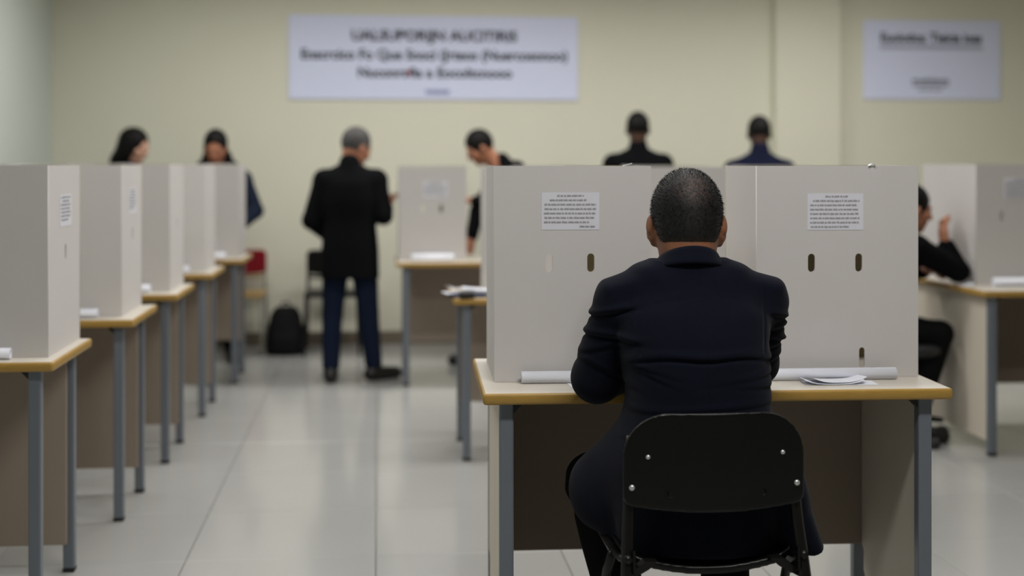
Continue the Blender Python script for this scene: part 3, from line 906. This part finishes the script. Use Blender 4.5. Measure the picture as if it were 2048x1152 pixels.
def person(J, loc, rz, label, skin, hair, jacket, trousers, head=(0, 15, 0), hs=1.0, hem=-.22, bulk=1.0, hand_curl=.6,
           long_hair=False, collar=True, hands=('L', 'R'), vox=.0075, shirt=None, face=True, big_collar=None, trouser_mat2=None, belly=1.0, nvec=None):
    M = rotm(*head)
    hc = _v(J['head'])
    B = SDF()
    P = head_prims(B, hc, M, hs)
    nk = _v(J['neck'])
    B.cone(nk - (0, 0, .05), P(0, -.025, -.06), .060, .054, .03)
    o, T, L = torso_frame(J)
    W = np.linalg.norm(_v(J['shR']) - _v(J['shL'])) / 2
    B.loft([(-.06, 0, 0, .13, .085), (.1, 0, 0, .12, .08), (L * .7, 0, 0, W * .85, .09), (L - .03, 0, 0, W * .6, .06)], e=2.2, o=o, M=T)
    for s in 'LR':
        B.chain([J['sh' + s], J['el' + s], J['wr' + s]], [.048, .038, .027])
        d = _v(J.get('hd' + s, _v(J['wr' + s]) - _v(J['el' + s])))
        up = _v((nvec or {}).get(s, (0, .3, 1) if abs(d[2]) < .8 * np.linalg.norm(d) else ((1 if s == 'R' else -1), 0, 0)))
        fingers(B, J['wr' + s], d, up, (-1 if s == 'R' else 1) if abs(d[2]) < .8 * np.linalg.norm(d) else (1 if s == 'R' else -1) * -1, hand_curl)
        B.chain([J['hip' + s], J['kn' + s], J['an' + s]], [.075, .052, .036])
        a = _v(J['an' + s]); t = _v(J['toe' + s])
        B.cone(a - (0, 0, .03), t, .034, .026, .02)
    root = link('person', B.mesh('person', vox), skin)
    root.location = loc; root.rotation_euler = (0, 0, rz)
    tag(root, label, 'person')
    # jacket
    K = SDF()
    b = bulk
    K.loft([(hem, 0, -.005, .175 * b, .135 * b * belly), (-.02, 0, -.005, .172 * b, .130 * b * belly), (.16, 0, 0, .158 * b, .122 * b * belly), (L * .58, 0, 0, max(.17, W * .93) * b, .125 * b),
            (L * .80, 0, -.005, W * .98, .110 * b), (L * .92, 0, -.01, W * .70, .085), (L + .005, 0, 0, .075, .070)], e=2.4, k=.02, o=o, M=T)
    for s in 'LR':
        sh, el, wr = _v(J['sh' + s]), _v(J['el' + s]), _v(J['wr' + s])
        inn = sh + (nk - sh) * .45 + T @ _v((0, 0, -.02))
        K.cone(inn, sh, .062 * b, .066 * b, .05)
        K.cone(sh, el, .066 * b, .056 * b, .025); K.cone(el, wr - (wr - el) * .10, .056 * b, .046 * b, .012)
    if collar:
        K.ecap(nk + T @ _v((0, -.012, -.03)), nk + T @ _v((0, -.010, .030)), (.080, .072), (.068, .064), T[:, 0], k=.02)
    link('jacket', K.mesh('jacket', vox + .0005), jacket, root)
    # trousers
    Q = SDF()
    pe = _v(J['pelvis'])
    Q.ecap(pe + (0, 0, .05), (_v(J['hipL']) + _v(J['hipR'])) / 2 - (0, 0, .02), (.150, .11), (.160, .115), T[:, 0], k=.03)
    for s in 'LR':
        h, kn, an = _v(J['hip' + s]), _v(J['kn' + s]), _v(J['an' + s])
        Q.cone(h, kn, .092, .066, .03); Q.cone(kn, an + (kn - an) * .08, .066, .056, .012)
    link('trousers', Q.mesh('trousers', vox + .0005), trousers, root)
    for s in 'LR':
        a, t = _v(J['an' + s]), _v(J['toe' + s])
        fz = min(t[2], a[2] - .055) - .028
        H = SDF().cone(a - (0, 0, .035), t + (0, 0, .008), .046, .036, .02).cone(a - (0, 0, .04) - (t - a) * _v((.18, .18, 0)), t + (0, 0, .004), .042, .034, .02)
        H.cone(a - (0, 0, .02), a + (0, 0, .015), .044, .046, .02)
        H.cut(lambda x, y, z, fz=fz: z - fz + 0 * x + 0 * y)
        link('shoe', H.mesh('shoe', .006), 'shoe_leather', root)
    # hair
    A = SDF().ell(P(0, -.016, .028), _v((.094 if long_hair else .083, .101, .102)) * hs, M)
    if long_hair:
        for q in (-1, 1):
            A.ell(P(q * .070, -.015, -.035), _v((.030, .055, .085)) * hs, M, k=.02)
        A.ecap(P(0, -.050, .04), P(0, -.075, -.13), (.086 * hs, .060), (.098 * hs, .055), M[:, 0], k=.04)
        A.ecap(P(0, -.07, -.12), P(0, -.085, -.26), (.098 * hs, .05), (.085 * hs, .035), M[:, 0], k=.03)
    fcut = SDF().p
    Minv = M.T
    def local(x, y, z):
        X, Y, Z = x - hc[0], y - hc[1], z - hc[2]
        return [(Minv[i, 0] * X + Minv[i, 1] * Y + Minv[i, 2] * Z) / hs for i in range(3)]
    def facecut(x, y, z):
        a, bq, c = local(x, y, z)
        e = np.sqrt((a / (.058 if long_hair else .072)) ** 2 + ((bq - .095) / .085) ** 2 + ((c + .045) / .112) ** 2) - 1
        return e * .07
    A.cut(facecut)
    if not long_hair:
        def napecut(x, y, z):
            a, bq, c = local(x, y, z)
            return (c + .058 + .35 * np.minimum(bq + .02, .06) * (-1)) * 1.0 + .03 * np.clip(-(bq + .04) * 6, 0, 1)
        A.cut(napecut)
    link('hair', A.mesh('hair', .006), hair, root)
    if face:
        face_parts(root, P, M, (0, 0, 0), hs)
    if shirt:
        link('shirt_collar', SDF().ecap(nk + T @ _v((0, -.008, .01)), nk + T @ _v((0, -.004, .052)), (.066, .062), (.060, .058), T[:, 0]).mesh('shirt_collar', .006), shirt, root)
    if big_collar:
        link('hood', SDF().ecap(nk + _v((-.0, -.015, -.02)), nk + _v((0, -.01, .055)), (.185, .110), (.105, .088), (1, 0, 0)).cut(
            lambda x, y, z: .06 - np.sqrt((x - nk[0]) ** 2 * .9 + (y - nk[1] - .09) ** 2 + 0 * z) * 1.0 if False else
            (np.sqrt((x - nk[0]) ** 2 + (y - nk[1] - .10) ** 2 + ((z - nk[2] - .09) * .8) ** 2) - .085)).mesh('hood', .007), big_collar, root)
    return root

def pose(h=1.70, **kw):
    k = h / 1.70
    J = dict(pelvis=(0, 0, .93), neck=(0, .005, 1.425), head=(0, .03, 1.585),
             shL=(-.172, 0, 1.335), shR=(.172, 0, 1.335), elL=(-.225, -.02, 1.09), elR=(.225, -.02, 1.09),
             wrL=(-.215, .09, .87), wrR=(.215, .09, .87), hipL=(-.085, 0, .88), hipR=(.085, 0, .88),
             knL=(-.095, .02, .48), knR=(.095, .02, .48), anL=(-.10, -.02, .085), anR=(.10, -.02, .085),
             toeL=(-.115, .16, .03), toeR=(.115, .16, .03))
    J = {a: tuple(_v(b) * k) for a, b in J.items()}
    for s in 'LR':
        J['toe' + s] = (J['toe' + s][0], J['toe' + s][1], .03)
    J.update(kw)
    return J

# standing man in dark jacket and jeans, back to us, right hand on the booth edge
person(pose(1.64, pelvis=(0, .0, .86), neck=(-.005, .03, 1.365), head=(.035, .085, 1.500), shL=(-.165, .02, 1.285), shR=(.165, .05, 1.285),
            elL=(-.245, -.01, 1.03), wrL=(-.16, .16, .93), elR=(.215, -.02, 1.060), wrR=(.225, .10, 1.105), hdR=(.25, .5, .6),
            hipL=(-.085, 0, .80), hipR=(.085, 0, .80), knL=(-.115, .03, .43), knR=(.115, .03, .44),
            anL=(-.118, -.04, .085), anR=(.150, .03, .085), toeL=(-.125, .13, .03), toeR=(.285, .13, .03)),
       (-.175, 8.69, 0), R(-4), 'grey-haired man in a black jacket and blue jeans standing with his back turned', 'skin_mid', 'hair_grey',
       'suit_black', 'jeans', head=(-52, 22, 0), hem=-.20, bulk=1.06, hand_curl=.5, belly=.95)

# woman with long dark hair behind the left row
person(pose(1.66, head=(0, .045, 1.515), elL=(-.20, -.03, 1.05), elR=(.20, -.03, 1.05), wrL=(-.10, .12, 1.0), wrR=(.10, .12, 1.0)), (-1.735, 9.70, 0), R(-112),
       'woman with long black hair and a black top looking down beyond the left row', 'skin_light', 'hair_black', 'suit_black', 'trousers_black',
       head=(0, 18, 0), long_hair=True, vox=.008)

# man facing us behind the farthest left desk
person(pose(1.64, head=(0, .06, 1.505), shL=(-.175, 0, 1.275), shR=(.165, 0, 1.275), elL=(-.270, .03, 1.06), wrL=(-.20, .22, .98), elR=(.215, .02, 1.05), wrR=(.13, .20, 1.0),
            toeL=(-.15, .16, .03)), (-1.125, 9.67, 0), R(178),
       'man in a navy coat with black collar facing us behind the farthest left desk', 'skin_mid', 'hair_black', 'coat_navy', 'trousers_black',
       head=(0, 22, 0), big_collar='suit_black', vox=.008, bulk=1.05)

# man bending over the far centre desk
person(pose(1.74, pelvis=(0, -.20, .93), neck=(0, .04, 1.375), head=(0, .205, 1.505), shL=(-.18, -.01, 1.345), shR=(.18, -.01, 1.345),
            elL=(-.215, .12, 1.10), wrL=(-.10, .27, 1.13), elR=(.20, .17, 1.05), wrR=(.10, .24, .86), hipL=(-.085, -.20, .88), hipR=(.085, -.20, .88),
            knL=(-.095, .06, .48), knR=(.095, -.08, .48), anL=(-.10, .24, .085), anR=(.10, -.14, .085), toeL=(-.11, .42, .03), toeR=(.11, .04, .03)),
       (.915, 9.50, 0), R(100), 'dark-haired man in a black jacket bending forward behind the far centre desk', 'skin_mid', 'hair_black', 'suit_black',
       'trousers_black', head=(0, 34, 0), vox=.008)

# two men seen from behind
person(pose(1.77, head=(.0, .035, 1.635), elL=(-.25, .08, 1.15), wrL=(-.14, .30, 1.08), elR=(.25, .08, 1.15), wrR=(.14, .30, 1.08)), (1.852, 9.50, 0), R(-6),
       'man in a black jacket seen from behind, head before the bare wall', 'skin_dark', 'hair_black', 'suit_black', 'trousers_black',
       head=(-4, 14, 0), vox=.008, bulk=1.04, shirt='suit_navy')
person(pose(1.74, head=(0, .05, 1.605), shL=(-.182, .02, 1.345), shR=(.182, .02, 1.345), elL=(-.26, .08, 1.12), wrL=(-.14, .30, 1.06), elR=(.26, .08, 1.12), wrR=(.14, .30, 1.06)),
       (2.712, 9.40, 0), R(-10), 'man in a navy jacket seen from behind, beside the pilaster', 'skin_dark', 'hair_black', 'suit_navy', 'trousers_black',
       head=(0, 20, 0), vox=.008, bulk=1.06, shirt='suit_navy')

# man seated at the end of the right-hand desk, facing right
person(pose(1.70, pelvis=(0, -.06, .56), neck=(0, .09, 1.02), head=(.0, .145, 1.165), shL=(-.17, .09, .975), shR=(.17, .09, .975),
            elL=(-.20, .20, .84), wrL=(-.06, .24, .85), elR=(.12, .335, .857), wrR=(.085, .285, .985), hdR=(-.1, -.05, .5),
            hipL=(-.09, -.04, .555), hipR=(.09, -.04, .555), knL=(-.11, .235, .535), knR=(.11, .245, .545), anL=(-.11, .12, .085), anR=(.11, .10, .085),
            toeL=(-.12, .26, .03), toeR=(.12, .25, .03)),
       (2.548, 6.60, 0), R(-88), 'man in a black suit seated sideways at the end of the right-hand desk', 'skin_mid', 'hair_black', 'suit_black',
       'trousers_black', head=(0, 12, 0), hem=-.06, vox=.0065, shirt='shirt_white', nvec={'R': (0, -1, 0)})

# ------------------------------------------------------------------ the seated man in the foreground (built in place, origin on the seat)
ORG = _v((.784, 3.30, 0))
CROWN = tuple(_v((.789, 3.316, 1.338)) - ORG)
thin_hair()
HM = rotm(-9, 12, 0)
HC_ = _v((.791, 3.410, 1.260))
def build_seated():
    B = SDF()
    P = lambda x, y, z: HC_ + HM @ _v((x, y, z))
    B.ell(P(0, -.006, .008), (.0845, .104, .104), HM, k=.02)
    B.ell(P(0, .030, -.062), (.064, .068, .075), HM, k=.03)
    B.ell(P(0, .070, -.112), (.030, .024, .024), HM, k=.025)
    B.cone(P(0, .094, .002), P(0, .116, -.040), .010, .015, .012)
    B.cone(P(-.02, .092, -.075), P(.02, .092, -.075), .009, .009, .012)
    for q in (-1, 1):
        B.ell(P(q * .032, .086, .014), (.024, .013, .010), HM, k=.012)
        B.ell(P(q * .045, .070, -.035), (.024, .022, .024), HM, k=.02)
        # ear: rim, bowl, lobe
        em = HM @ rotm(q * -28, 4, q * -6)
        B.ell(P(q * .0905, .006, -.030), (.0075, .021, .034), em, k=.005)
        B.ell(P(q * .0950, -.004, -.020), (.0060, .016, .026), em, k=.005)
        B.ell(P(q * .0850, .010, -.062), (.0075, .010, .013), em, k=.006)
    B.cone((.783, 3.362, 1.08), P(0, -.022, -.060), .070, .073, .03)
    B.ell(P(0, -.062, -.082), (.052, .030, .045), HM, k=.03)
    B.loft([(.50, .784, 3.27, .16, .10), (.70, .784, 3.28, .15, .10), (.95, .784, 3.33, .17, .10), (1.08, .784, 3.345, .15, .07), (1.12, .784, 3.345, .08, .06)], e=2.2)
    arms = (((.600, 3.345, 1.035), (.560, 3.430, .850), (.700, 3.600, .836)), ((.975, 3.350, 1.035), (1.000, 3.500, .858), (.870, 3.625, .836)))
    for i, (a, b, c) in enumerate(arms):
        B.chain([a, b, c], [.05, .04, .028])
        fingers(B, c, (.9 if i == 0 else -.9, .22, -.16), (0, 0, 1), 1 if i == 0 else -1, .6)
    legs = (((.70, 3.28, .555), (.590, 3.610, .535), (.665, 3.47, .09), (.64, 3.66, .035)), ((.87, 3.28, .555), (.950, 3.66, .540), (.940, 3.58, .09), (.955, 3.77, .035)))
    for h, kn, an, to in legs:
        B.chain([h, kn, an], [.08, .058, .04]); B.cone(_v(an) - (0, 0, .03), to, .034, .026, .02)
    root = link('person', B.mesh('person', .005, ORG), 'skin_tan')
    root.location = ORG
    tag(root, 'man in a dark navy suit seated on the black chair, back turned, in the foreground', 'person')

    # ---- jacket
    K = SDF()
    K.loft([(.46, .786, 3.285, .205, .155), (.56, .786, 3.285, .205, .155), (.66, .788, 3.29, .198, .155), (.765, .796, 3.295, .176, .145), (.86, .794, 3.31, .180, .142),
            (.96, .786, 3.325, .190, .140), (1.03, .784, 3.34, .200, .122), (1.075, .782, 3.345, .165, .095), (1.115, .780, 3.345, .115, .078), (1.150, .778, 3.345, .080, .070)], e=2.5, k=.02)
    for s, X in ((-1, .598), (1, .978)):
        K.cone((.782 + s * .075, 3.335, 1.088), (X, 3.345, 1.050), .062, .058, .03)
        K.ell((.782 + s * .105, 3.34, 1.128), (.040, .05, .020), None, k=.03)
        K.ecap((.782 + s * .10, 3.342, 1.106), (X + s * .022, 3.345, 1.084), (.05, .030), (.050, .024), (0, 1, 0), k=.02)    # padded shoulder
    # sleeves, own crease against the torso
    K.cone((.598, 3.345, 1.046), (.561, 3.425, .850), .058, .066, .010)
    K.cone((.561, 3.425, .850), (.686, 3.585, .840), .066, .047, .012)
    K.cone((.982, 3.352, 1.046), (1.000, 3.500, .868), .057, .058, .010)
    K.cone((1.000, 3.500, .868), (.884, 3.612, .840), .058, .046, .012)
    # skirt of the jacket: left drape over the thigh, right tail hanging beside the chair
    K.ecap((.660, 3.30, .70), (.572, 3.42, .560), (.060, .09), (.085, .10), (1, .3, 0), k=.05)
    K.ecap((.585, 3.40, .56), (.620, 3.34, .475), (.070, .085), (.050, .06), (1, .3, 0), k=.03)
    K.ecap((.965, 3.29, .70), (1.010, 3.285, .58), (.040, .105), (.040, .09), (1, 0, 0), k=.05)
    K.ecap((1.010, 3.28, .62), (1.066, 3.265, .450), (.036, .085), (.030, .075), (1, 0, 0), k=.03)
    K.ecap((.985, 3.28, .62), (1.010, 3.265, .47), (.05, .09), (.04, .075), (1, 0, 0), k=.03)
    ridge = lambda u, w: np.exp(-(u / w) ** 2)
    def wrinkles(x, y, z):
        d = 0 * x + 0 * y + 0 * z
        back = 1 / (1 + np.exp((y - 3.28) / .015))
        # long crease across the back with the cloth folding over it
        zc = .921 - .012 * ((x - .79) / .2) ** 2 + .004 * np.sin(x * 30)
        m = back * ridge(x - .79, .19)
        d = d + m * (.0065 * ridge(z - zc, .0045) - .0055 * ridge(z - zc - .014, .011))
        for z1, sl, a, x0, w in ((.872, .10, .0028, .92, .10), (.846, -.06, .0026, .95, .09), (.80, .05, .0035, .80, .2), (.776, -.03, .003, .86, .16),
                                 (.895, -.28, .0032, .64, .06), (.880, -.45, .003, .65, .05), (1.06, .15, .0012, .72, .07),
                                 (.905, .25, .003, .95, .05), (.735, .12, .0035, .70, .13)):
            zz = z - z1 - sl * (x - x0)
            d = d + back * ridge(x - x0, w) * a * (ridge(zz, .005) - .8 * ridge(zz - .012, .009))
        d = d + back * .0022 * ridge(x - .786, .0025) * (z < 1.14) * (z > .6)           # centre seam
        # sleeve folds
        L = 1 / (1 + np.exp((x - .622) / .012)) * (z > .74)
        for z1, a, s1, w in ((1.020, .0065, .25, .004), (.962, .0065, -.10, .004), (.93, .0025, .3, .006), (.875, .003, -.5, .008)):
            zz = z - z1 - s1 * (x - .56)
            d = d + L * a * (ridge(zz, w) - .9 * ridge(zz - .013, .009))
        Rr = 1 / (1 + np.exp(-(x - .985) / .010)) * (z > .76)
        for z1, a, s1, w in ((1.005, .006, -.25, .004), (.975, .005, .2, .004), (.943, .007, -.2, .004), (.925, .004, .3, .004), (.88, .003, .5, .006)):
            zz = z - z1 - s1 * (x - 1.02)
            d = d + Rr * a * (ridge(zz, w) - .8 * ridge(zz - .012, .008))
        # folds of the skirt
        sk = 1 / (1 + np.exp((z - .70) / .02))
        d = d + sk * .0035 * np.sin((x * 60 + 9 * y - 14 * z)) * ridge(x - .58, .12)
        # armhole seams
        d = d + back * .003 * (ridge(x - (.622 + .12 * (1.02 - z) ** 1), .003) + ridge(x - (.952 - .10 * (1.02 - z)), .003)) * (z > .93) * (z < 1.1)
        d = d + .0012 * np.sin(31 * x + 17 * z) * np.sin(23 * z - 11 * y + 3)
        return d
    K.post = wrinkles
    K.cut(lambda x, y, z: z - np.where(x > .95, .437 + .55 * np.maximum(0, x - 1.055), .445 - .10 * (x - .6) * (x < .7)) + 0 * y)
    jk = link('jacket', K.mesh('jacket', .0042, ORG), 'suit', root)
    # collar: turned-down band standing round the neck
    n = 48; rings = []
    def crow(r, zz, dy=0.0):
        out = []
        for i in range(n):
            a = 2 * math.pi * i / n                       # 0 = right, -90deg = back
            bk = (1 - math.sin(a)) / 2                     # 1 at back
            zt = zz[0] * bk + zz[1] * (1 - bk)
            out.append((.779 + r[0] * math.cos(a), 3.352 + dy * (1 - bk) + r[1] * math.sin(a), zt))
        return out
    prof = [((.074, .068), (1.150, 1.09)), ((.0735, .068), (1.180, 1.105)), ((.0755, .070), (1.1935, 1.112)), ((.0795, .074), (1.1945, 1.112)),
            ((.085, .079), (1.185, 1.106)), ((.097, .088), (1.164, 1.096)), ((.1045, .093), (1.1560, 1.090)), ((.104, .091), (1.152, 1.087)), ((.096, .085), (1.150, 1.085))]
    rings = [crow(*p) for p in prof]
    v = [p for rg in rings for p in rg]; v = [tuple(_v(p) - ORG) for p in v]
    f = [(i * n + k, i * n + (k + 1) % n, (i + 1) * n + (k + 1) % n, (i + 1) * n + k) for i in range(len(rings) - 1) for k in range(n)]
    MB().add(v, f).build('collar', 'suit', jk, smooth=True)
    MB().add([tuple(_v(p) - ORG) for rg in [crow((.071, .065), (1.14, 1.10)), crow((.0705, .065), (1.189, 1.118)), crow((.0725, .067), (1.189, 1.118)), crow((.073, .067), (1.14, 1.10))] for p in rg],
             [(i * n + k, i * n + (k + 1) % n, (i + 1) * n + (k + 1) % n, (i + 1) * n + k) for i in range(3) for k in range(n)]).build('shirt_collar', 'shirt_white', root, smooth=True)
    # trousers
    Q = SDF()
    Q.ecap((.784, 3.27, .60), (.784, 3.30, .555), (.16, .12), (.17, .12), (1, 0, 0), k=.03)
    for h, kn, an, to in legs:
        h, kn, an = _v(h), _v(kn), _v(an)
        Q.cone(h, kn, .095, .086, .03); Q.cone(kn, an + (kn - an) * .10, .080, .060, .012)
    def tw(x, y, z):
        return .003 * np.sin(z * 90 + 30 * x) * np.exp(-((z - .50) / .05) ** 2) + .0015 * np.sin(40 * x + 37 * z) + 0 * y
    Q.post = tw
    link('trousers', Q.mesh('trousers', .006, ORG), 'trousers_black', root)
    for h, kn, an, to in legs:
        a, t = _v(an), _v(to)
        H = SDF().cone(a - (0, 0, .035), t + (0, 0, .008), .046, .036, .02).cone(a - (0, 0, .045) - (t - a) * _v((.18, .18, 0)), t, .042, .034, .02).cone(a - (0, 0, .02), a + (0, 0, .015), .044, .046, .02)
        H.cut(lambda x, y, z: z - .004 + 0 * x + 0 * y)
        link('shoe', H.mesh('shoe', .006, ORG), 'shoe_leather', root)
    # hair: close cropped cap plus short strands
    A = SDF()
    A.ell(P(0, -.010, .012), (.0905, .109, .110), HM, k=.01)
    A.ell(P(0, -.056, -.050), (.070, .050, .062), HM, k=.03)
    inv = HM.T
    def local(x, y, z):
        X, Y, Z = x - HC_[0], y - HC_[1], z - HC_[2]
        return [inv[i, 0] * X + inv[i, 1] * Y + inv[i, 2] * Z for i in range(3)]
    def face(x, y, z):
        a, b, c = local(x, y, z)
        return (np.sqrt((a / .078) ** 2 + ((b - .10) / .085) ** 2 + ((c + .05) / .115) ** 2) - 1) * .07
    def ears(x, y, z):
        a, b, c = local(x, y, z)
        return np.sqrt((b - .012) ** 2 + (c + .042) ** 2) - .034 + np.maximum(0, .072 - np.abs(a))
    def nape(x, y, z):
        a, b, c = local(x, y, z)
        return c + .112 - .25 * np.maximum(b + .03, 0) - .35 * np.maximum(np.abs(a) - .05, 0)
    A.cut(face); A.cut(ears); A.cut(nape)
    hm = A.mesh('hair', .004, ORG)
    hair = link('hair', hm, 'hair_cropped', root)
    vs = np.empty(len(hm.vertices) * 3, dtype=np.float32); hm.vertices.foreach_get('co', vs); vs = vs.reshape(-1, 3).astype(float)
    nv = np.empty(len(hm.vertices) * 3, dtype=np.float32); hm.vertex_normals.foreach_get('vector', nv); nv = nv.reshape(-1, 3).astype(float)
    hc = HC_ - ORG
    out = np.einsum('ij,ij->i', vs - hc, nv) > .05
    pick = RNG.choice(np.nonzero(out)[0], 16000)
    p = vs[pick] + RNG.normal(0, .0016, (len(pick), 3)); nn = nv[pick]
    dc = np.linalg.norm(p - _v(CROWN), axis=1)
    keep = RNG.random(len(p)) < np.clip((dc - .012) / .06, .12, 1)
    p, nn = p[keep], nn[keep]
    dr = nn * .75 + RNG.normal(0, .38, p.shape) + _v((0, 0, -.25)); dr /= np.linalg.norm(dr, axis=1)[:, None]
    sd = np.cross(dr, RNG.normal(0, 1, p.shape)); sd /= np.linalg.norm(sd, axis=1)[:, None]
    ln = RNG.uniform(.003, .0075, len(p))[:, None]
    ln = ln * np.clip((p[:, 2:3] - (1.185)) / .06, .25, 1)
    V = np.stack([p - sd * .0006 - nn * .001, p + sd * .0006 - nn * .001, p + dr * ln], 1).reshape(-1, 3)
    # stubble fading out down the nape
    low = np.nonzero(out & (vs[:, 2] < HC_[2] - .075) & (vs[:, 1] < HC_[1] - ORG[1] - .01))[0]
    q = vs[RNG.choice(low, 2600)] + RNG.normal(0, .0015, (2600, 3)); q[:, 2] -= RNG.exponential(.008, 2600); q[:, 1] += .0035
    w = RNG.normal(0, 1, q.shape); w /= np.linalg.norm(w, axis=1)[:, None]
    V = np.concatenate([V, np.stack([q - w * .0007, q + w * .0007, q + _v((0, -.0035, -.0015)) + w[:, ::-1] * .0012], 1).reshape(-1, 3)])
    T3 = np.arange(len(V)).reshape(-1, 3)
    sm = np_mesh('hair_strands', V, T3)
    so = link('hair_strands', sm, 'hair_black', hair); so['kind'] = 'stuff'
    for q in (-1, 1):
        link('eye', SDF().ell(P(q * .032, .0945, -.010), (.0145, .0075, .007), HM).mesh('eye', .003, ORG), 'eye_dark', root)
    link('lips', SDF().ell(P(0, .100, -.075), (.024, .006, .007), HM).mesh('lips', .003, ORG), 'lip', root)
build_seated()
bpy.context.view_layer.update()
